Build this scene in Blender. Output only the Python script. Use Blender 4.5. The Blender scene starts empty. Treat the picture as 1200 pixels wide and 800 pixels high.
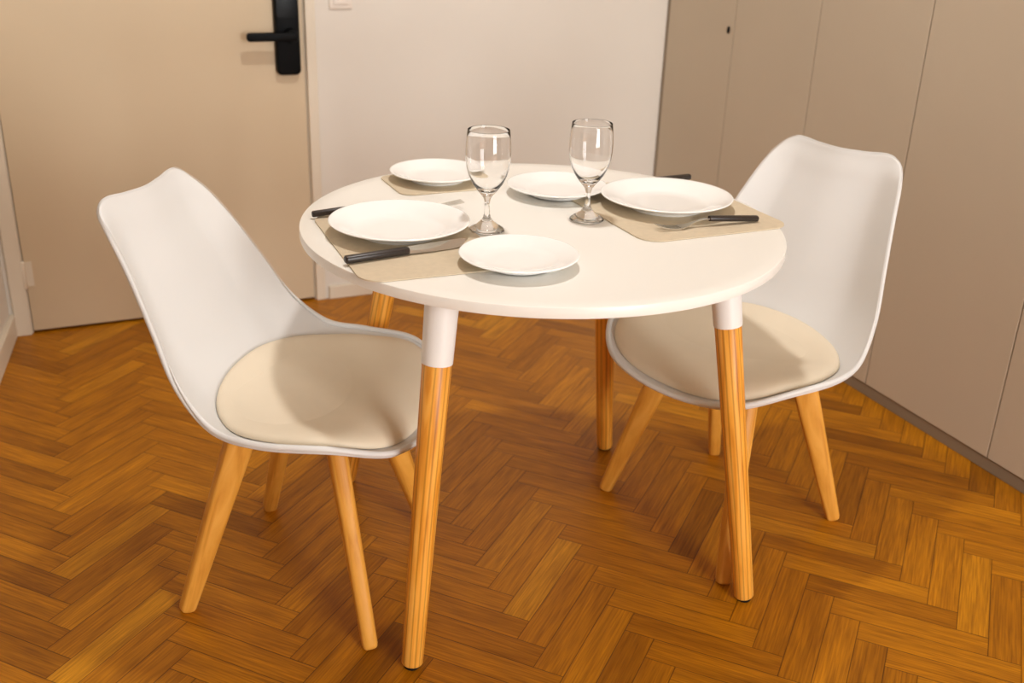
import bpy, bmesh, math, random
from mathutils import Vector, Matrix
from mathutils.bvhtree import BVHTree

S = bpy.context.scene
COL = S.collection
R = math.radians

# ------------------------------------------------------------------ materials
def new_mat(name):
    m = bpy.data.materials.new(name); m.use_nodes = True
    nt = m.node_tree
    b = nt.nodes['Principled BSDF']
    return m, nt, b

def lin(r, g, b):
    f = lambda c: (c / 255 / 12.92) if c / 255 <= .04045 else ((c / 255 + .055) / 1.055) ** 2.4
    return (f(r), f(g), f(b), 1)

def plain(name, col, rough=.5, spec=.5, metal=0, noise=0, nscale=8, bump=0, bscale=60, coat=0):
    m, nt, b = new_mat(name)
    b.inputs['Base Color'].default_value = col
    b.inputs['Roughness'].default_value = rough
    b.inputs['Specular IOR Level'].default_value = spec
    b.inputs['Metallic'].default_value = metal
    b.inputs['Coat Weight'].default_value = coat
    L = nt.links
    tc = nt.nodes.new('ShaderNodeTexCoord')
    if noise:
        n = nt.nodes.new('ShaderNodeTexNoise'); n.inputs['Scale'].default_value = nscale; n.inputs['Detail'].default_value = 5
        L.new(tc.outputs['Object'], n.inputs['Vector'])
        r = nt.nodes.new('ShaderNodeValToRGB')
        c = Vector(col[:3])
        r.color_ramp.elements[0].position = .3; r.color_ramp.elements[1].position = .7
        r.color_ramp.elements[0].color = (*(c * (1 - noise)), 1)
        r.color_ramp.elements[1].color = (*[min(1, x * (1 + noise)) for x in c], 1)
        L.new(n.outputs['Fac'], r.inputs['Fac']); L.new(r.outputs['Color'], b.inputs['Base Color'])
    if bump:
        n2 = nt.nodes.new('ShaderNodeTexNoise'); n2.inputs['Scale'].default_value = bscale; n2.inputs['Detail'].default_value = 4
        L.new(tc.outputs['Object'], n2.inputs['Vector'])
        bp = nt.nodes.new('ShaderNodeBump'); bp.inputs['Strength'].default_value = bump; bp.inputs['Distance'].default_value = .002
        L.new(n2.outputs['Fac'], bp.inputs['Height']); L.new(bp.outputs['Normal'], b.inputs['Normal'])
    return m

def wood(name, dark, mid, light, scale=(60, 60, 4), rough=.45, wave=0.0, spec=.4):
    """wood with the grain running along the UV map's second axis (metres)"""
    m, nt, b = new_mat(name); L = nt.links
    uv = nt.nodes.new('ShaderNodeUVMap')
    mp = nt.nodes.new('ShaderNodeMapping'); mp.inputs['Scale'].default_value = scale
    L.new(uv.outputs['UV'], mp.inputs['Vector'])
    n = nt.nodes.new('ShaderNodeTexNoise'); n.inputs['Scale'].default_value = 1; n.inputs['Detail'].default_value = 6
    n.inputs['Distortion'].default_value = .6
    L.new(mp.outputs['Vector'], n.inputs['Vector'])
    r = nt.nodes.new('ShaderNodeValToRGB'); e = r.color_ramp.elements
    e[0].position = .32; e[0].color = dark; e[1].position = .68; e[1].color = light
    k = e.new(.48); k.color = mid
    L.new(n.outputs['Fac'], r.inputs['Fac'])
    out = r.outputs['Color']
    if wave:
        mp2 = nt.nodes.new('ShaderNodeMapping'); mp2.inputs['Scale'].default_value = (1, .05, 1)
        L.new(uv.outputs['UV'], mp2.inputs['Vector'])
        w = nt.nodes.new('ShaderNodeTexWave'); w.inputs['Scale'].default_value = 42; w.inputs['Distortion'].default_value = 7
        w.inputs['Detail'].default_value = 2; w.inputs['Detail Scale'].default_value = .6
        L.new(mp2.outputs['Vector'], w.inputs['Vector'])
        r2 = nt.nodes.new('ShaderNodeValToRGB'); r2.color_ramp.elements[0].position = .0; r2.color_ramp.elements[1].position = .35
        r2.color_ramp.elements[0].color = (1 - wave, 1 - wave * 1.1, 1 - wave * 1.2, 1); r2.color_ramp.elements[1].color = (1, 1, 1, 1)
        L.new(w.outputs['Fac'], r2.inputs['Fac'])
        mx = nt.nodes.new('ShaderNodeMixRGB'); mx.blend_type = 'MULTIPLY'; mx.inputs[0].default_value = 1
        L.new(out, mx.inputs[1]); L.new(r2.outputs['Color'], mx.inputs[2]); out = mx.outputs[0]
    L.new(out, b.inputs['Base Color'])
    b.inputs['Roughness'].default_value = rough; b.inputs['Specular IOR Level'].default_value = spec
    return m

def parquet_mat(PL, PW):
    m, nt, b = new_mat('herringbone parquet'); L = nt.links; N = nt.nodes
    uv = N.new('ShaderNodeUVMap')
    at = N.new('ShaderNodeAttribute'); at.attribute_name = 'plank'; at.attribute_type = 'GEOMETRY'
    # plank tone
    tone = N.new('ShaderNodeValToRGB'); e = tone.color_ramp.elements
    e[0].position = 0; e[0].color = TONE[0]; e[1].position = 1; e[1].color = TONE[3]
    k = e.new(.35); k.color = TONE[1]; k = e.new(.75); k.color = TONE[2]
    L.new(at.outputs['Fac'], tone.inputs['Fac'])
    # grain, shifted per plank
    off = N.new('ShaderNodeVectorMath'); off.operation = 'SCALE'; off.inputs[0].default_value = (13.7, 29.3, 0)
    L.new(at.outputs['Fac'], off.inputs['Scale'])
    add = N.new('ShaderNodeVectorMath'); L.new(uv.outputs['UV'], add.inputs[0]); L.new(off.outputs[0], add.inputs[1])
    mp = N.new('ShaderNodeMapping'); mp.inputs['Scale'].default_value = (11, 260, 1)
    L.new(add.outputs[0], mp.inputs['Vector'])
    n = N.new('ShaderNodeTexNoise'); n.inputs['Scale'].default_value = 1; n.inputs['Detail'].default_value = 7; n.inputs['Distortion'].default_value = .4
    L.new(mp.outputs['Vector'], n.inputs['Vector'])
    gr = N.new('ShaderNodeValToRGB'); e = gr.color_ramp.elements
    e[0].position = .3; e[0].color = (.58, .51, .42, 1); e[1].position = .66; e[1].color = (1.18, 1.2, 1.2, 1)
    L.new(n.outputs['Fac'], gr.inputs['Fac'])
    mp2 = N.new('ShaderNodeMapping'); mp2.inputs['Scale'].default_value = (5, 40, 1); L.new(add.outputs[0], mp2.inputs['Vector'])
    n2 = N.new('ShaderNodeTexNoise'); n2.inputs['Scale'].default_value = 1; n2.inputs['Detail'].default_value = 3; L.new(mp2.outputs['Vector'], n2.inputs['Vector'])
    gr2 = N.new('ShaderNodeValToRGB'); e = gr2.color_ramp.elements
    e[0].position = .3; e[0].color = (.74, .70, .64, 1); e[1].position = .7; e[1].color = (1.12, 1.12, 1.12, 1); L.new(n2.outputs['Fac'], gr2.inputs['Fac'])
    m1 = N.new('ShaderNodeMixRGB'); m1.blend_type = 'MULTIPLY'; m1.inputs[0].default_value = .8
    L.new(tone.outputs['Color'], m1.inputs[1]); L.new(gr.outputs['Color'], m1.inputs[2])
    m2 = N.new('ShaderNodeMixRGB'); m2.blend_type = 'MULTIPLY'; m2.inputs[0].default_value = .9
    L.new(m1.outputs[0], m2.inputs[1]); L.new(gr2.outputs['Color'], m2.inputs[2])
    # joint lines: distance to the plank's own border
    sep = N.new('ShaderNodeSeparateXYZ'); L.new(uv.outputs['UV'], sep.inputs[0])
    def M(op, a, bb):
        x = N.new('ShaderNodeMath'); x.operation = op
        for i, v in enumerate((a, bb)):
            if isinstance(v, (int, float)): x.inputs[i].default_value = v
            else: L.new(v, x.inputs[i])
        return x.outputs[0]
    dx = M('MINIMUM', sep.outputs['X'], M('SUBTRACT', PL, sep.outputs['X']))
    dy = M('MINIMUM', sep.outputs['Y'], M('SUBTRACT', PW, sep.outputs['Y']))
    d = M('MINIMUM', dx, dy)
    j = N.new('ShaderNodeValToRGB'); e = j.color_ramp.elements
    e[0].position = .0; e[0].color = (.16, .12, .09, 1); e[1].position = .0016 / .01; e[1].color = (1, 1, 1, 1)
    L.new(M('MULTIPLY', d, 100), j.inputs['Fac'])
    m3 = N.new('ShaderNodeMixRGB'); m3.blend_type = 'MULTIPLY'; m3.inputs[0].default_value = .9
    L.new(m2.outputs[0], m3.inputs[1]); L.new(j.outputs['Color'], m3.inputs[2])
    L.new(m3.outputs[0], b.inputs['Base Color'])
    b.inputs['Roughness'].default_value = .42; b.inputs['Specular IOR Level'].default_value = .25
    bp = N.new('ShaderNodeBump'); bp.inputs['Strength'].default_value = .25; bp.inputs['Distance'].default_value = .0015
    L.new(j.outputs['Color'], bp.inputs['Height']); L.new(bp.outputs['Normal'], b.inputs['Normal'])
    return m

TONE = [lin(150, 92, 6), lin(180, 114, 10), lin(195, 127, 15), lin(214, 148, 28)]
M_WALL = plain('warm white wall paint', lin(227, 221, 211), .75, .2, noise=.015, nscale=3, bump=.08, bscale=120)
M_DOOR = plain('cream satin door paint', lin(212, 193, 163), .5, .3, noise=.02, nscale=2)
M_TRIM = plain('cream trim paint', lin(228, 217, 198), .5, .3)
M_WARD = plain('beige wardrobe lacquer', lin(198, 184, 163), .5, .3, noise=.02, nscale=2.5)
M_PLINTH = plain('grey brown plinth', lin(140, 124, 104), .55, .3)
M_DARK = plain('dark shadow gap', lin(40, 28, 20), .9, .1)
M_CEIL = plain('white ceiling paint', lin(236, 228, 216), .85, .1)
M_BLACK = plain('black anodised lock', lin(3, 4, 5), .5, .12)
M_GLOSSBLACK = plain('glossy black lock face', lin(4, 14, 19), .3, .25)
M_SWITCH = plain('white switch plastic', lin(235, 226, 215), .4, .4)
M_TOP = plain('white lacquer tabletop', lin(246, 243, 235), .32, .4)
M_COLLAR = plain('white powder coated metal', lin(240, 238, 234), .35, .5)
M_SHELL = plain('white moulded plastic', lin(223, 222, 219), .42, .4)
M_PAD = plain('cream leatherette', lin(232, 219, 195), .55, .35, noise=.02, nscale=10, bump=.05, bscale=200)
M_OAK = wood('orange stained ash', lin(214, 136, 40), lin(238, 164, 60), lin(248, 184, 84), (110, 5, 1), .4, .36)
M_BEECH = wood('pale beech', lin(204, 136, 46), lin(222, 156, 60), lin(234, 170, 76), (90, 7, 1), .5, .0)
M_RUBBER = plain('black rubber glider', lin(18, 16, 15), .7, .2)
M_MAT = plain('beige woven vinyl', lin(214, 198, 171), .65, .25, noise=.04, nscale=90, bump=.12, bscale=500)
M_PLATE = plain('white glazed porcelain', lin(253, 252, 249), .12, .5, coat=.2)
M_HANDLE = plain('black speckled resin', lin(48, 40, 36), .35, .5, noise=.3, nscale=260)
M_STEEL = plain('polished stainless steel', (.66, .64, .60, 1), .18, .5, metal=1)
M_SCREW = plain('steel screw', (.3, .29, .28, 1), .35, .5, metal=1)
M_GLASS, nt_, b_ = new_mat('clear glass')
b_.inputs['Base Color'].default_value = (1, 1, 1, 1); b_.inputs['Roughness'].default_value = 0
b_.inputs['Transmission Weight'].default_value = 1; b_.inputs['IOR'].default_value = 1.46

# ------------------------------------------------------------------ object helpers
def link(name, me, mat, parent=None, smooth=True, sharp=None):
    if mat and not me.materials: me.materials.append(mat)
    o = bpy.data.objects.new(name, me); COL.objects.link(o)
    if parent: o.parent = parent
    if smooth:
        for p in me.polygons: p.use_smooth = True
        if sharp is not None: me.set_sharp_from_angle(angle=R(sharp))
    return o

def obj(name, bm, mat, parent=None, smooth=True, sharp=35, subsurf=0, recalc=True):
    if recalc: bmesh.ops.recalc_face_normals(bm, faces=bm.faces)
    me = bpy.data.meshes.new(name); bm.to_mesh(me); bm.free()
    o = link(name, me, mat, parent, smooth, sharp)
    if subsurf:
        s = o.modifiers.new('sub', 'SUBSURF'); s.levels = s.render_levels = subsurf
    return o

def tag(o, label=None, cat=None, group=None, kind=None):
    if label: o['label'] = label
    if cat: o['category'] = cat
    if group: o['group'] = group
    if kind: o['kind'] = kind
    return o

def thing(name, label, cat, loc=(0, 0, 0), rotz=0, group=None):
    o = bpy.data.objects.new(name, None); o.empty_display_size = .05; COL.objects.link(o)
    o.location = loc; o.rotation_euler = (0, 0, rotz)
    return tag(o, label, cat, group)

def copy_thing(root, loc, rotz, label):
    r = root.copy(); COL.objects.link(r); r.location = loc; r.rotation_euler = (0, 0, rotz); r['label'] = label
    for ch in list(root.children):
        c = ch.copy(); COL.objects.link(c); c.parent = r
        for g in list(ch.children):
            d = g.copy(); COL.objects.link(d); d.parent = c
    return r

def box(bm, x0, x1, y0, y1, z0, z1, bevel=0, seg=2):
    r = bmesh.ops.create_cube(bm, size=1)
    for v in r['verts']:
        v.co = Vector(((x0 + x1) / 2 + v.co.x * (x1 - x0), (y0 + y1) / 2 + v.co.y * (y1 - y0), (z0 + z1) / 2 + v.co.z * (z1 - z0)))
    if bevel:
        es = list({e for v in r['verts'] for e in v.link_edges})
        bmesh.ops.bevel(bm, geom=es, offset=bevel, segments=seg, profile=.5, affect='EDGES')
    return bm

def BX(*a, **k): return box(bmesh.new(), *a, **k)

def lathe(profile, n=64, bm=None, c=(0, 0, 0)):
    """revolve (r, z) points about z; r == 0 closes at a pole"""
    bm = bm or bmesh.new(); rings = []
    for r, z in profile:
        if r < 1e-6: rings.append([bm.verts.new((c[0], c[1], c[2] + z))])
        else: rings.append([bm.verts.new((c[0] + r * math.cos(2 * math.pi * i / n), c[1] + r * math.sin(2 * math.pi * i / n), c[2] + z)) for i in range(n)])
    for a, b in zip(rings, rings[1:]):
        for i in range(n):
            j = (i + 1) % n
            if len(a) == 1 and len(b) == 1: continue
            if len(a) == 1: bm.faces.new((a[0], b[i], b[j]))
            elif len(b) == 1: bm.faces.new((a[i], b[0], a[j]))
            else: bm.faces.new((a[i], b[i], b[j], a[j]))
    return bm

def loft(sections, uv=True):
    """sections: list of (centre, xaxis, yaxis, halfx, halfy, power); closed tube with fans at the ends.
    UV: first axis around in metres, second along in metres"""
    bm = bmesh.new(); n = 28; rings = []; L = bm.loops.layers.uv.new('UVMap'); dist = 0; ds = []
    for k, (c, ax, ay, hx, hy, pw) in enumerate(sections):
        c = Vector(c)
        if k: dist += (c - Vector(sections[k - 1][0])).length
        ds.append(dist); ring = []
        for i in range(n):
            t = 2 * math.pi * i / n; ct, st = math.cos(t), math.sin(t)
            x = math.copysign(abs(ct) ** (2 / pw), ct) * hx; y = math.copysign(abs(st) ** (2 / pw), st) * hy
            ring.append(bm.verts.new(c + Vector(ax) * x + Vector(ay) * y))
        rings.append(ring)
    W = .05
    for k in range(len(rings) - 1):
        a, b = rings[k], rings[k + 1]
        for i in range(n):
            j = (i + 1) % n
            f = bm.faces.new((a[i], a[j], b[j], b[i]))
            for lp, (ii, kk) in zip(f.loops, ((i, k), (i + 1, k), (i + 1, k + 1), (i, k + 1))):
                # mirrored about the middle, so the grain has no seam
                u = abs(ii / n - .5) * 2
                lp[L].uv = (u * W, ds[kk])
    for ring, k in ((rings[0], 0), (rings[-1], len(rings) - 1)):
        f = bm.faces.new(ring)
        for lp in f.loops: lp[L].uv = (.02, ds[k])
    return bm

def frame_for(axis, hint=(0, 0, 1)):
    z = Vector(axis).normalized(); h = Vector(hint)
    x = (h - z * h.dot(z)).normalized()
    return x, z.cross(x)

def tapered(P0, P1, prof, hint, rnd=.004):
    """prof: list of (t, halfx, halfy, power) from P0 to P1; ends eased"""
    P0, P1 = Vector(P0), Vector(P1); ax = P1 - P0; x, y = frame_for(ax, hint); Ln = ax.length
    out = []
    t, hx, hy, pw = prof[0]
    for q, s in ((0, .78), (.25, .9), (1, 1)): out.append((P0 + ax * (t + q * rnd / Ln), x, y, hx * s if s < 1 else hx, hy * s if s < 1 else hy, pw))
    for a, b in zip(prof, prof[1:]):
        for k in range(1, 5):
            f = k / 4; out.append((P0 + ax * (a[0] + (b[0] - a[0]) * f - (rnd / Ln if b is prof[-1] and k == 4 else 0)), x, y, a[1] + (b[1] - a[1]) * f, a[2] + (b[2] - a[2]) * f, a[3] + (b[3] - a[3]) * f))
    t, hx, hy, pw = prof[-1]
    for q, s in ((.75, .9), (1, .78)): out.append((P0 + ax * (t - (1 - q) * rnd / Ln), x, y, hx * s, hy * s, pw))
    return loft(out)

def tube(pts, rad, n=12):
    """round tube along points; rad scalar or list"""
    pts = [Vector(p) for p in pts]; secs = []
    for i, p in enumerate(pts):
        d = pts[min(i + 1, len(pts) - 1)] - pts[max(i - 1, 0)]
        x, y = frame_for(d, (0, 0, 1)); r = rad[i] if isinstance(rad, (list, tuple)) else rad
        secs.append((p, x, y, r, r, 2))
    return loft(secs)

def rounded_rect(bm, x0, x1, y0, y1, z0, z1, rad, n=10, edge=.0):
    pts = []
    for cx, cy, a0 in ((x1 - rad, y1 - rad, 0), (x0 + rad, y1 - rad, 90), (x0 + rad, y0 + rad, 180), (x1 - rad, y0 + rad, 270)):
        for k in range(n + 1):
            a = R(a0 + 90 * k / n); pts.append((cx + rad * math.cos(a), cy + rad * math.sin(a)))
    lo = [bm.verts.new((x, y, z0)) for x, y in pts]; hi = [bm.verts.new((x, y, z1)) for x, y in pts]
    bm.faces.new(hi); bm.faces.new(lo[::-1])
    for i in range(len(pts)):
        j = (i + 1) % len(pts); bm.faces.new((lo[i], lo[j], hi[j], hi[i]))
    return bm

# ------------------------------------------------------------------ the room
B = 3.268                  # back wall
XL = -.140                 # left wall
CA = .02365                # the wardrobe front is not quite square to the wall
WX = lambda y: 2.081 + CA * (y - B)
FRONT, FAR_L, CEIL = -2.2, -1.9, 2.6

def struct(name, bm, mat, parent=None, **k):
    o = obj(name, bm, mat, parent, smooth=k.pop('smooth', False), **k)
    if not parent: o['kind'] = 'structure'
    return o

# floor: real herringbone blocks, one face per block
PW = .0578; NB = 5; PL = PW * NB; TH = R(41.69)
def make_floor():
    rnd = random.Random(11)
    bm = bmesh.new(); uvl = bm.loops.layers.uv.new('UVMap'); fl = bm.faces.layers.float.new('plank')
    ca, sa = math.cos(TH), math.sin(TH)
    A0, B0 = 1.931, -.093 - PW
    def W(a, b): return Vector((a * ca - b * sa, a * sa + b * ca, 0))
    for i in range(-75, 75):
        for j in range(-75, 75):
            k = (i - j) % (2 * NB)
            if k == 0: da, db, along = PL, PW, True            # block running along a, starts here
            elif k == 2 * NB - 1: da, db, along = PW, PL, False  # block running along b, starts here (lowest j)
            else: continue
            a, b = A0 + i * PW, B0 + j * PW
            c = W(a + da / 2, b + db / 2)
            if not (FAR_L - .25 < c.x < 2.6 and FRONT - .25 < c.y < B + .3): continue
            f = bm.faces.new([bm.verts.new(W(a + p * da, b + q * db)) for p, q in ((0, 0), (1, 0), (1, 1), (0, 1))])
            f[fl] = min(1, max(0, rnd.gauss(.5, .22)))
            for lp, (p, q) in zip(f.loops, ((0, 0), (1, 0), (1, 1), (0, 1))):
                lp[uvl].uv = (p * PL, q * PW) if along else (q * PL, p * PW)
    return bm
struct('floor', make_floor(), parquet_mat(PL, PW), recalc=False)
sub = struct('subfloor_1', BX(FAR_L - .2, 2.8, FRONT - .2, B + .2, -.08, -.002), M_DARK)  # hidden subfloor slab under the herringbone blocks

struct('ceiling', BX(FAR_L - .15, 2.8, FRONT - .15, B + .15, CEIL, CEIL + .1), M_CEIL)
# back wall, with the opening of the entrance door
bm = bmesh.new()
DX0, DX1, DH = -.081, .788, 2.05
box(bm, DX1 + .008, 2.8, B, B + .12, 0, CEIL)
box(bm, FAR_L - .15, DX0 - .008, B, B + .12, 0, CEIL)
box(bm, DX0 - .008, DX1 + .008, B, B + .12, DH, CEIL)
struct('wall_back', bm, M_WALL)
wl = struct('wall_left', BX(-.1, 0, -1.0, .06, 0, CEIL), M_WALL); wl.location = (XL, B, 0); wl.rotation_euler = (0, 0, R(-8.3))
struct('wall_left.001', BX(FAR_L - .1, FAR_L, FRONT - .1, B, 0, CEIL), M_WALL)
# right wall behind the wardrobe
struct('wall_right', BX(2.62, 2.72, FRONT - .1, B, 0, CEIL), M_WALL)
# front wall with a window opening (daylight)
bm = bmesh.new()
WX0, WX1, WZ0, WZ1 = .75, 2.05, .06, 2.3
box(bm, FAR_L - .1, WX0, FRONT - .12, FRONT, 0, CEIL); box(bm, WX1, 2.72, FRONT - .12, FRONT, 0, CEIL)
box(bm, WX0, WX1, FRONT - .12, FRONT, 0, WZ0); box(bm, WX0, WX1, FRONT - .12, FRONT, WZ1, CEIL)
struct('wall_front', bm, M_WALL)
bm = bmesh.new()
for xa, xb in ((WX0, WX0 + .06), (WX1 - .06, WX1), (WX0 + .42, WX0 + .47), (WX0 + .83, WX0 + .88)):
    box(bm, xa, xb, FRONT - .09, FRONT - .03, WZ0, WZ1, .004)
box(bm, WX0, WX1, FRONT - .09, FRONT - .03, WZ0, WZ0 + .06, .004); box(bm, WX0, WX1, FRONT - .09, FRONT - .03, WZ1 - .06, WZ1, .004)
struct('window_1', bm, M_TRIM)

# baseboards
bl = struct('baseboard_left', BX(-.001, .014, -1.0, .0, 0, .07, bevel=.003), M_TRIM); bl.location = (XL, B, 0); bl.rotation_euler = (0, 0, R(-8.3))
struct('baseboard_back', BX(.835, 2.06, B - .012, B + .001, 0, .045, bevel=.003), M_TRIM)

# entrance door
d = struct('door_1', BX(DX0, DX1, B + .004, B + .044, .008, DH - .006, bevel=.002), M_DOOR)
d['label'] = 'cream flush entrance door with a black handle lock behind the left chair'
bm = bmesh.new()
box(bm, DX1 + .005, DX1 + .036, B - .008, B + .004, 0, DH + .03, .003)
box(bm, DX0 - .048, DX0 - .005, B - .010, B + .004, 0, DH + .03, .003)
box(bm, DX0 - .048, DX1 + .036, B - .010, B + .004, DH + .002, DH + .032, .003)
def bm_rebate():
    t = bmesh.new()
    box(t, DX1 + .0015, DX1 + .0085, B + .008, B + .046, 0, DH); box(t, DX0 - .0085, DX0 - .0015, B + .008, B + .046, 0, DH)
    return t
fr = obj('door_frame', bm, M_TRIM, d, smooth=False)
obj('door_gap_shade', BX(DX0 - .008, DX1 + .008, B + .046, B + .118, 0, DH), M_DARK, d, smooth=False)  # dark block behind the door, its colour paints the shade in the gap
obj('rebate', bm_rebate(), M_TRIM, d, smooth=False)
for zz in (.19, 1.75):
    bm = bmesh.new()
    lathe([(0, -.045), (.006, -.043), (.0075, -.04), (.0075, -.001), (.0065, 0), (.0075, .001), (.0075, .04), (.006, .043), (0, .045)], 16, bm, (DX0 - .004, B - .004, zz))
    box(bm, DX0 - .001, DX0 + .022, B + .001, B + .0055, zz - .038, zz + .038)
    obj('hinge', bm, M_TRIM, d)
# handle lock
bm = bmesh.new()
def slab_front(bm, x0, x1, z0, z1, y0, y1, rad, bev=.004):
    """rounded-rectangle slab facing -y, standing out from y1 to y0"""
    t = bmesh.new(); rounded_rect(t, x0, x1, z0, z1, 0, 1, rad, 8)
    top = [f for f in t.faces if abs(f.normal.z) > .9 and f.calc_center_median().z > .5]
    for v in t.verts: v.co = Vector((v.co.x, y1 + (y0 - y1) * v.co.z, v.co.y))
    me = bpy.data.meshes.new('tmp'); t.to_mesh(me); t.free(); bm.from_mesh(me); bpy.data.meshes.remove(me)
    es = [e for e in bm.edges if all(abs(v.co.y - y0) < 1e-5 for v in e.verts)]
    bmesh.ops.bevel(bm, geom=es, offset=bev, segments=3, profile=.5, affect='EDGES')
    return bm
lock = obj('lock_body', slab_front(bm, .699, .772, .747, 1.10, B - .022, B + .005, .016, .006), M_BLACK, d)
obj('keypad_face', slab_front(bmesh.new(), .704, .767, .915, 1.094, B - .0235, B - .0215, .012, .001), M_GLOSSBLACK, lock)
bm = bmesh.new()
lathe([(0, 0), (.021, 0), (.021, .034), (.018, .038), (0, .038)], 32, bm)
bmesh.ops.rotate(bm, verts=bm.verts, cent=(0, 0, 0), matrix=Matrix.Rotation(R(90), 3, 'X'))
bmesh.ops.translate(bm, verts=bm.verts, vec=(.742, B - .018, .866))
lv = obj('lever', bm, M_BLACK, lock)
obj('lever_bar', slab_front(bmesh.new(), .606, .758, .853, .878, B - .062, B - .048, .009, .004), M_BLACK, lv)

# light switch
sw = thing('light_switch', 'small white light switch on the wall right of the entrance door', 'light switch', (.905, B, .975))
obj('plate', slab_front(bmesh.new(), -.036, .036, -.036, .036, -.008, .001, .005, .002), M_SWITCH, sw)
obj('rocker', slab_front(bmesh.new(), -.024, .024, -.024, .024, -.012, -.007, .003, .0015), M_SWITCH, sw)

# wardrobe along the right wall (local x = into the wardrobe, local y = along the front)
wr = thing('built_in_wardrobe', 'floor to ceiling beige wardrobe with plain flush doors along the right wall', 'wardrobe', (2.081, B, 0), -math.atan(CA))
obj('carcass', BX(.024, .52, -4.6, -.012, .0, CEIL - .002), M_DARK, wr, smooth=False)
obj('plinth', BX(.004, .03, -4.6, -.004, .0, .034, bevel=.002), M_PLINTH, wr, smooth=False)
EDG = [.010, .412, .822, 1.245, 1.693, 2.10, 2.52, 2.94]
for i, (a, b) in enumerate(zip(EDG, EDG[1:])):
    pn = obj('door_panel', BX(0, .022, -b + .0015, -a - .0015, .036, CEIL - .004, bevel=.0015), M_WARD, wr, smooth=False)
    if i == 0:
        bm = bmesh.new(); lathe([(0, 0), (.0075, 0), (.0075, .004), (.006, .006), (0, .006)], 20, bm)
        for v in bm.verts: v.co.y *= .65
        bmesh.ops.rotate(bm, verts=bm.verts, cent=(0, 0, 0), matrix=Matrix.Rotation(R(-90), 3, 'Y'))
        for v in bm.verts: v.co.z *= 1.5
        bmesh.ops.translate(bm, verts=bm.verts, vec=(.0, -.384, .90))
        obj('keyhole', bm, M_RUBBER, pn)['label'] = 'small dark keyhole'
obj('corner_gap_shade', BX(-.003, .02, -.0085, -.0005, 0, CEIL - .004), M_PLINTH, wr, smooth=False)  # strip whose brown colour stands in for the shadow gap at the back wall

# ------------------------------------------------------------------ dining table
TX, TY, TH_ = .861, 1.729, .710
tb = thing('dining_table', 'round white dining table on four splayed wooden legs, set for two', 'table', (TX, TY, 0))
RT = .455; th = .019
prof = [(0, TH_ - th)]
prof += [(RT - .002, TH_ - th), (RT - .0006, TH_ - th + .0006), (RT, TH_ - th + .002)]
prof += [(RT, TH_ - .002), (RT - .0006, TH_ - .0006), (RT - .002, TH_), (RT - .03, TH_), (0, TH_)]
obj('tabletop', lathe(prof, 192), M_TOP, tb, sharp=30)
def table_leg(foot, top, screw=False):
    f = Vector((foot[0] - TX, foot[1] - TY, .006)); t = Vector((top[0] - TX, top[1] - TY, TH_ - th - .001))
    ax = t - f; tc = .835
    out = Vector((f.x, f.y, 0)).normalized()
    leg = obj('leg', tapered(f, f + ax * tc, [(0, .0195, .0195, 2), (1, .0247, .0247, 2)], out, .004), M_OAK, tb, sharp=60)
    c = obj('collar', tapered(f + ax * (tc - .008), t, [(0, .0262, .0262, 2), (1, .0285, .0285, 2)], out, .0015), M_COLLAR, leg, sharp=40)
    if True:
        u = (f + ax * .935); n = Matrix.Rotation(R(-110), 3, 'Z') @ out
        bm = bmesh.new(); lathe([(0, .002), (.0022, .002), (.0045, .0), (.0045, -.004), (0, -.004)], 16, bm)
        q = Vector((0, 0, 1)).rotation_difference(n)
        bmesh.ops.rotate(bm, verts=bm.verts, cent=(0, 0, 0), matrix=q.to_matrix())
        bmesh.ops.translate(bm, verts=bm.verts, vec=u + n * .028)
        obj('screw', bm, M_SCREW, leg)
    obj('glider', lathe([(0, 0), (.013, 0), (.0145, .002), (.0145, .0085), (0, .0085)], 24, None, (f.x, f.y, 0)), M_RUBBER, leg)
def tl(r, deg): return (TX + r * math.cos(R(deg)), TY + r * math.sin(R(deg)))
table_leg((.491, 1.429), tl(.392, -139.6))
table_leg((1.169, 1.369), tl(.357, -50))
table_leg((1.207, 2.014), tl(.33, 39.6))
table_leg(tl(.470, 129.6), tl(.315, 129.6))

# ------------------------------------------------------------------ chairs
K = [(.219, 0, .374), (.194, .157, .392), (.111, .240, .430), (-.007, .262, .433), (-.089, .252, .443), (-.151, .234, .500), (-.199, .209, .594),
     (-.251, .182, .692), (-.294, .162, .756), (-.322, .146, .785), (-.327, .116, .803), (-.322, .06, .800), (-.316, 0, .798)]
K = [Vector(k) for k in K]
def rim_samples(n=24):
    """the half rim from front centre to top centre, centripetal Catmull-Rom, as a function of control index"""
    mir = lambda v: Vector((v.x, -v.y, v.z))
    pts = [mir(K[1])] + K + [mir(K[-2])]
    out = []
    for i in range(1, len(pts) - 2):
        p0, p1, p2, p3 = pts[i - 1:i + 3]
        t0 = 0; t1 = t0 + (p1 - p0).length ** .5; t2 = t1 + (p2 - p1).length ** .5; t3 = t2 + (p3 - p2).length ** .5
        for k in range(n):
            t = t1 + (t2 - t1) * k / n
            A1 = p0 * ((t1 - t) / (t1 - t0)) + p1 * ((t - t0) / (t1 - t0)); A2 = p1 * ((t2 - t) / (t2 - t1)) + p2 * ((t - t1) / (t2 - t1)); A3 = p2 * ((t3 - t) / (t3 - t2)) + p3 * ((t - t2) / (t3 - t2))
            B1 = A1 * ((t2 - t) / (t2 - t0)) + A2 * ((t - t0) / (t2 - t0)); B2 = A2 * ((t3 - t) / (t3 - t1)) + A3 * ((t - t1) / (t3 - t1))
            out.append(B1 * ((t2 - t) / (t2 - t1)) + B2 * ((t - t1) / (t2 - t1)))
    out.append(pts[-2].copy())
    return out
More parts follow.
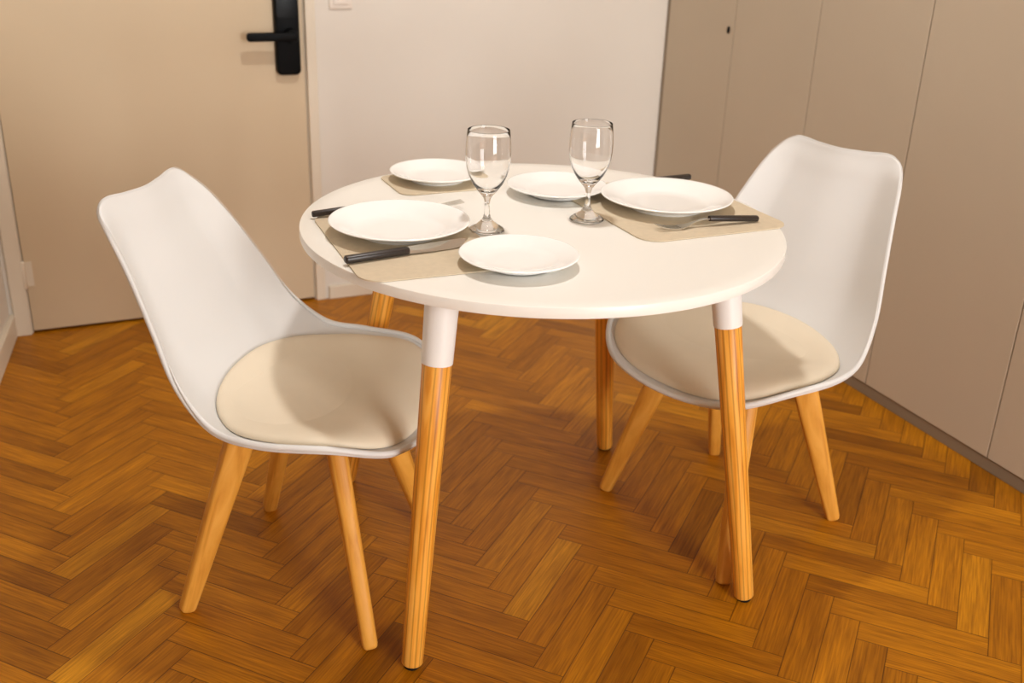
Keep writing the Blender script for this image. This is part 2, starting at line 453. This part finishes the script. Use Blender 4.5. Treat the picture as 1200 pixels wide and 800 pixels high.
def resample(poly, n):
    d = [0]
    for a, b in zip(poly, poly[1:]): d.append(d[-1] + (b - a).length)
    out = []; j = 0
    for i in range(n + 1):
        s = d[-1] * i / n
        while j < len(d) - 2 and d[j + 1] < s: j += 1
        f = (s - d[j]) / max(1e-9, d[j + 1] - d[j]); out.append(poly[j].lerp(poly[j + 1], min(1, max(0, f))))
    return out
def interp(tab, x):
    for (x0, y0), (x1, y1) in zip(tab, tab[1:]):
        if x <= x1:
            i = tab.index((x0, y0)); h = x1 - x0
            sl = lambda k: 0 if k in (0, len(tab) - 1) else (tab[k + 1][1] - tab[k - 1][1]) / (tab[k + 1][0] - tab[k - 1][0])
            m0 = sl(i) if i else (y1 - y0) / h; m1 = sl(i + 1) if i + 2 < len(tab) else (y1 - y0) / h
            f = (x - x0) / h
            return (2*f**3 - 3*f*f + 1) * y0 + (f**3 - 2*f*f + f) * h * m0 + (3*f*f - 2*f**3) * y1 + (f**3 - f*f) * h * m1
    return tab[-1][1]
NU, NV = 40, 64
DEPTH = [(0, 0), (.12, .018), (.3, .034), (.45, .046), (.57, .050), (.75, .044), (.9, .030), (1, 0)]
def shell_grid():
    n = 24; rim = rim_samples(n)
    ia, ib = int(1.0 * n), int(9.3 * n)
    mir = lambda v: Vector((v.x, -v.y, v.z))
    side = resample(rim[ia:ib + 1], NV)                        # left side, front corner -> top corner
    fr = rim[:ia + 1]; front = resample([p for p in fr[::-1]] + [mir(p) for p in fr[1:]], NU)   # +y -> -y
    tp = rim[ib:]; top = resample(tp + [mir(p) for p in tp[-2::-1]], NU)
    g = []
    for iv in range(NV + 1):
        v = iv / NV; Lp = side[iv]; Rp = mir(Lp)
        t = side[min(iv + 1, NV)] - side[max(iv - 1, 0)]; t = Vector((t.x, 0, t.z)).normalized()
        nrm = Vector((-t.z, 0, t.x)); dep = interp(DEPTH, v); pw = 3.2
        row = []
        for iu in range(NU + 1):
            u = iu / NU; s = abs(2 * u - 1)
            c = Lp * (1 - u) + Rp * u + front[iu] * (1 - v) + top[iu] * v
            c -= (side[0] * (1 - u) + mir(side[0]) * u) * (1 - v) + (side[-1] * (1 - u) + mir(side[-1]) * u) * v
            k = min(1, max(0, (v - .42) / .2)); k = k * k * (3 - 2 * k)
            curl = 1 - max(0, (s - .58) / .42) ** 1.7 if s > .58 else 1
            row.append(c + nrm * dep * ((1 - s ** pw) * (1 - k) + curl * k))
        g.append(row)
    return g
GRID = shell_grid()
def lean(p, k, dx):
    h = max(0, p.z - .46)
    return Vector((p.x + dx * h / .34, p.y, p.z - h * (1 - k)))
def shell_bm(k=1, dx=0):
    bm = bmesh.new(); vs = [[bm.verts.new(lean(p, k, dx)) for p in row] for row in GRID]
    for a, b in zip(vs, vs[1:]):
        for i in range(NU): bm.faces.new((a[i], a[i + 1], b[i + 1], b[i]))
    return bm
_t = shell_bm(); _t.normal_update(); SHELL_BVH = BVHTree.FromBMesh(_t); _t.free()

def pad_bm(cx=.020, a=.181, b=.236):
    bm = bmesh.new(); rows = []; nr, na = 18, 72
    def pt(r, an):
        ct, st = math.cos(an), math.sin(an); pw = 2.7
        x = math.copysign(abs(ct) ** (2 / pw), ct); y = math.copysign(abs(st) ** (2 / pw), st)
        bb = b * (1 - .06 * (x < 0) * x * x)
        X, Y = cx + a * x * r, bb * y * r
        hit = SHELL_BVH.ray_cast(Vector((X, Y, .60)), Vector((0, 0, -1)))
        return X, Y, hit[0].z if hit[0] else .42
    prof = [(0, 0.0), (.3, 0.0), (.5, 0.0), (.65, 0), (.78, 0), (.87, 0), (.93, 0), (.965, 0), (.985, 0), (.997, 0), (1.0, 0)]
    T = .026
    def h(r): return .002 + T * max(0, 1 - r ** 9) ** .5 * (1 - .12 * r * r)
    rr = [0, .12, .25, .38, .5, .6, .7, .78, .85, .9, .94, .965, .983, .995, 1.0]
    base = {}
    # smoothed support height so that the cushion does not copy every dip of the pan
    for r in rr: base[r] = [pt(r, 2 * math.pi * i / na) for i in range(na)]
    zc = pt(0, 0)[2]
    c = bm.verts.new((cx, 0, zc + h(0))); prev = None
    for r in rr[1:]:
        ring = [bm.verts.new((x, y, z + h(r))) for x, y, z in base[r]]
        for i in range(na):
            j = (i + 1) % na
            if prev is None: bm.faces.new((c, ring[i], ring[j]))
            else: bm.faces.new((prev[i], ring[i], ring[j], prev[j]))
        prev = ring
    low = [bm.verts.new((x * .985 + cx * .015, y * .985, z + .0005)) for x, y, z in base[1.0]]
    for i in range(na):
        j = (i + 1) % na; bm.faces.new((prev[i], low[i], low[j], prev[j]))
    bm.faces.new(low[::-1])
    return bm

def make_chair(label, pose, feet, k=1, dx=0):
    x, y, deg = pose
    t = thing('dining_chair', label, 'chair', (x, y, 0), R(deg), 'white shell chairs at the round table')
    sh = obj('seat_shell', shell_bm(k, dx), M_SHELL, t, recalc=False, sharp=None)
    so = sh.modifiers.new('thick', 'SOLIDIFY'); so.thickness = .010; so.offset = -1 if SOLID_SIGN > 0 else 1
    sb = sh.modifiers.new('round', 'SUBSURF'); sb.levels = sb.render_levels = 1
    half = resample(rim_samples(24), 90)
    loop = [lean(p, k, dx) for p in half] + [lean(Vector((p.x, -p.y, p.z)), k, dx) for p in half[-2:0:-1]]
    bm = bmesh.new(); rings = []; n = len(loop)
    for i, p in enumerate(loop):
        d = (loop[(i + 1) % n] - loop[i - 1]).normalized(); h = Vector((.35, 0, 1)); a = (h - d * h.dot(d)).normalized(); b = d.cross(a)
        w = min(1, max(0, (p.z - .44) / .10)); rr = .0056 * (1 - w) + .0004 * w
        rings.append([bm.verts.new(p + a * (rr * math.cos(2 * math.pi * q / 12)) + b * (rr * math.sin(2 * math.pi * q / 12))) for q in range(12)])
    for i in range(n):
        ra, rb = rings[i], rings[(i + 1) % n]
        for q in range(12): bm.faces.new((ra[q], rb[q], rb[(q + 1) % 12], ra[(q + 1) % 12]))
    obj('rim', bm, M_SHELL, sh, sharp=None)
    obj('seat_pad', pad_bm(), M_PAD, t, sharp=60, recalc=True)
    tops = ((-.102, -.108), (.062, -.100), (.062, .100), (-.102, .108))
    for (fx, fy), (qx, qy) in zip(feet, tops):
        f = Vector((fx, fy, .0)); q = Vector((qx, qy, .388)); rad = Vector((qx, qy, 0)).normalized()
        obj('leg', tapered(f, q, [(0, .0155, .0145, 3), (.5, .0225, .0165, 3.2), (1, .029, .018, 3.4)], rad, .008), M_BEECH, t, sharp=60)
    bm = bmesh.new()
    for (qx, qy), (px, py) in ((tops[0], tops[2]), (tops[1], tops[3])):
        a, b = Vector((qx, qy, .375)), Vector((px, py, .375)); d = (b - a).normalized(); s = Vector((-d.y, d.x, 0))
        vs = [bm.verts.new(p + s * w * .0165 + Vector((0, 0, dz))) for p in (a - d * .01, b + d * .01) for w in (-1, 1) for dz in (-.014, .014)]
        for f in ((0, 1, 3, 2), (4, 6, 7, 5), (0, 4, 5, 1), (2, 3, 7, 6), (0, 2, 6, 4), (1, 5, 7, 3)): bm.faces.new([vs[i] for i in f])
    obj('cross_frame', bm, M_BEECH, t, smooth=False)
    obj('mounting_plate', BX(-.10, .10, -.10, .10, .385, .402, bevel=.004), M_SHELL, t)
    return t
# the pan's upper side must be the kept side
_t = shell_bm(); _t.normal_update()
SOLID_SIGN = 1 if sum(f.normal.z for f in _t.faces) > 0 else -1
_t.free()
make_chair('white shell chair with cream seat pad in front of the entrance door, facing right', (.428, 1.757, -37.0), ((-0.2166, -0.1834), (0.1584, -0.1958), (0.1454, 0.2071), (-0.2182, 0.1899)), .94, -.002)
make_chair('white shell chair with cream seat pad standing by the wardrobe doors, facing left', (1.287, 1.664, -162.2), ((-.233, -.168), (.110, -.222), (.193, .186), (-.201, .195)))

# ------------------------------------------------------------------ on the table
ZT = TH_ + .0005
def placemat(label, x0, x1, y0, y1, rot=0, rad=.035, t=.0023):
    cx, cy = (x0 + x1) / 2, (y0 + y1) / 2
    bm = rounded_rect(bmesh.new(), x0 - cx, x1 - cx, y0 - cy, y1 - cy, 0, t, rad, 12)
    o = obj('placemat', bm, M_MAT, None, sharp=30); o.location = (cx, cy, ZT); o.rotation_euler = (0, 0, R(rot))
    return tag(o, label, 'placemat', 'beige placemats on the table')
placemat('beige placemat under the knife at the left place setting', .446, .706, 1.496, 1.882, -2.2, .04)
placemat('beige placemat under the fork at the right place setting', .978, 1.302, 1.538, 1.935, 0, .04)
placemat('short beige placemat beneath the small plate at the back left of the table', .663, .86, 1.968, 2.135, 0, .028)

def plate_bm(r, h, foot, well):
    z0 = .0
    p = [(0, .003), (foot - .006, .003), (foot - .004, .0), (foot, .0), (foot + .002, .0035)]
    p += [(foot + (r - foot) * f, .0035 + (h - .0065) * f ** .8) for f in (.08, .25, .5, .75, .93)]
    p += [(r - .001, h - .0025), (r, h - .001), (r - .0008, h - .0001), (r - .003, h)]
    p += [(well + (r - .003 - well) * f, .0085 + (h - .0085) * f ** .82) for f in (.85, .6, .35, .15, .05)]
    p += [(well - .004, .0074), (well * .6, .0068), (0, .0066)]
    return lathe(p, 96)
def plate(label, c, r, h, z, group):
    o = obj('plate' if r > .11 else 'side_plate', plate_bm(r, h, r * .58, r * .64), M_PLATE, None, sharp=60)
    o.location = (c[0], c[1], z); return tag(o, label, 'plate', group)
ZM = ZT + .0027
plate('large white dinner plate on the left placemat between fork and knife', (.577, 1.733), .127, .026, ZM, 'dinner plates')
plate('large white dinner plate on the right placemat behind the fork', (1.138, 1.733), .132, .026, ZM, 'dinner plates')
plate('small white plate on the short placemat at the back of the table', (.774, 2.068), .101, .021, ZM, 'small side plates')
plate('small white plate at the back right of the table, behind the right wine glass', (.972, 1.891), .104, .020, ZM, 'small side plates')
plate('small white plate nearest the camera, in front of the left wine glass', (.710, 1.507), .101, .020, ZM, 'small side plates')

# wine glasses
def glass_bm():
    o = [(0, .0005), (.0305, .0005), (.0328, .0012), (.0330, .0025), (.0300, .0055), (.0220, .0105), (.0130, .0170), (.0075, .0240), (.0052, .0330), (.0046, .0440), (.0050, .0540),
         (.0070, .0610), (.0120, .0680), (.0200, .0775), (.0280, .0890), (.0345, .1030), (.0388, .1180), (.0408, .1330), (.0412, .1450), (.0406, .1600), (.0394, .1730), (.0379, .1850), (.0375, .1857)]
    i = [(.0373, .1850), (.0388, .1730), (.0399, .1600), (.0405, .1450), (.0400, .1330), (.0379, .1180), (.0330, .1035), (.0262, .0905), (.0175, .0810), (.0085, .0752), (0, .0735)]
    return lathe(o + i, 72)
def wine_glass(label, x, y, z=ZT, rot=0):
    o = obj('wine_glass', glass_bm(), M_GLASS, None, sharp=None); o.location = (x, y, z + .0003)
    return tag(o, label, 'wine glass', 'wine glasses')
wine_glass('clear empty wine glass left of centre, behind the nearest small plate', .7345, 1.703)
wine_glass('clear empty wine glass right of centre, beside the right placemat', .944, 1.706)

# cutlery: local x runs from the handle's end to the tip
def handle_bm(L, r=.0058):
    secs = []
    for x, s in ((0, .72), (.0012, .92), (.003, 1), (L * .5, 1.0), (L - .002, .94), (L, .85)):
        secs.append(((x, 0, r + .0003), (0, 1, 0), (0, 0, 1), r * 1.08 * s, r * .92 * s, 2.6))
    return loft(secs)
def knife(label, p, ang, L=.228):
    t = thing('knife', label, 'knife', (*p, ZM), ang, 'knives with black handles')
    obj('handle', handle_bm(.115, .0072), M_HANDLE, t, sharp=50)['label'] = 'black speckled handle'
    bm = bmesh.new(); top, bot = [], []
    outline = [(.112, -.006), (.118, -.008), (.16, -.0098), (.195, -.0105), (.213, -.0085), (L - .004, -.001), (L, .0055), (L - .006, .0075), (.16, .0075), (.118, .007), (.112, .006)]
    z0, z1 = .0062, .0086
    ct, st = math.cos(R(42)), math.sin(R(42))
    tilt = lambda x, y, z: (x, y * ct - z * st, .0078 + y * st + z * ct)
    a = [bm.verts.new(tilt(x, y, -.0008)) for x, y in outline]; b = [bm.verts.new(tilt(x, y, .0008)) for x, y in outline]
    bm.faces.new(b); bm.faces.new(a[::-1])
    for i in range(len(a)):
        j = (i + 1) % len(a); bm.faces.new((a[i], a[j], b[j], b[i]))
    obj('blade', bm, M_STEEL, t, sharp=25)
    return t
def fork(label, p, ang, L=.215, hl=.108, z=ZM):
    t = thing('fork', label, 'fork', (*p, z), ang, 'forks with black handles')
    hb = handle_bm(hl, .0062)
    for v in hb.verts: v.co.z += v.co.x * .072
    obj('handle', hb, M_HANDLE, t, sharp=50)['label'] = 'black speckled handle'
    # head: a thin curved strip with four tines
    n0 = hl - .003; hd = L - .082
    def zc(x):
        return interp([(0, .0137), (.12, .0143), (.28, .0105), (.45, .0045), (.62, .0022), (.8, .0045), (1, .0105)], (x - n0) / (L - n0))
    def hw(x):
        f = (x - n0) / (L - n0)
        return .0036 - .0008 * f if f < .28 else .0034 + .0096 * min(1, (f - .28) / .27) ** 1.4
    bm = bmesh.new()
    xs = [n0 + (L - .05 - n0) * i / 24 for i in range(25)]
    def strip(xs, lat):
        prev = None
        for x in xs:
            c, w = lat(x); z = zc(x)
            r = [bm.verts.new(q) for q in ((x, c - w, z + .0009), (x, c + w, z + .0009), (x, c + w, z - .0009), (x, c - w, z - .0009))]
            if prev:
                for k in range(4): bm.faces.new((prev[k], prev[(k + 1) % 4], r[(k + 1) % 4], r[k]))
            else: bm.faces.new(r[::-1])
            prev = r
        bm.faces.new(prev)
    strip(xs, lambda x: (0, hw(x)))
    for k in range(4):
        c0 = (-1.5 + k) * .0068
        strip([L - .0505 + .0505 * i / 12 for i in range(13)], lambda x, c0=c0: (c0, .0020 - .0012 * max(0, (x - (L - .02)) / .02)))
    obj('fork_head', bm, M_STEEL, t, sharp=40)
    return t
knife('black handled knife lying on the left placemat in front of the dinner plate', (.437, 1.596), math.atan2(.027, .22))
fork('fork half hidden behind the left dinner plate, black handle end showing', (.452, 1.871), -.045, .297, .11)
knife('knife hidden behind the right dinner plate with only its dark handle end showing', (1.303, 1.899), math.pi + .05, .228)
fork('fork with black handle on the right placemat in front of the dinner plate', (1.253, 1.584), math.pi - .06, .222)

# ------------------------------------------------------------------ light
w = bpy.data.worlds.new('World'); S.world = w; w.use_nodes = True
bg = w.node_tree.nodes['Background']; bg.inputs[0].default_value = (.86, .93, 1, 1); bg.inputs[1].default_value = 2.0
def area(name, loc, target, size, energy, col, shape='DISK', size_y=None):
    l = bpy.data.lights.new(name, 'AREA'); l.shape = shape; l.size = size
    if size_y: l.size_y = size_y
    l.energy = energy; l.color = col
    o = bpy.data.objects.new(name, l); COL.objects.link(o); o.location = loc
    o.rotation_euler = (Vector(target) - Vector(loc)).to_track_quat('-Z', 'Y').to_euler()
    return o
area('ceiling_lamp', (.85, 1.80, CEIL - .06), (.85, 1.80, 0), .16, 25.5, (1, .972, .945))
area('window_daylight', ((WX0 + WX1) / 2, FRONT - .2, (WZ0 + WZ1) / 2), ((WX0 + WX1) / 2, 2, .9), WX1 - WX0 + .2, 255, (1, .98, .965), 'RECTANGLE', WZ1 - WZ0 + .2)

# ------------------------------------------------------------------ camera
cd = bpy.data.cameras.new('camera'); cam = bpy.data.objects.new('camera', cd); COL.objects.link(cam)
r_ = Vector((0.91162778, -0.4097224, 0.03259355)); u_ = Vector((0.13416837, 0.37160174, 0.91864628)); f_ = Vector((0.38850178, 0.83309045, -0.39373426))
mw = Matrix.Identity(4)
for i, v in enumerate((r_, u_, -f_)):
    for k in range(3): mw[k][i] = v[k]
mw.translation = Vector((0, 0, 1.28437)); cam.matrix_world = mw
cd.sensor_width = 36; cd.lens = 1229.92 / 1200 * 36; cd.clip_start = .02
cd.dof.use_dof = True; cd.dof.focus_distance = 1.85; cd.dof.aperture_fstop = 3.6
S.camera = cam
S.view_settings.view_transform = 'Standard'; S.view_settings.look = 'None'; S.view_settings.gamma = 1
S.view_settings.use_curve_mapping = False
S.view_settings.exposure = -0.46
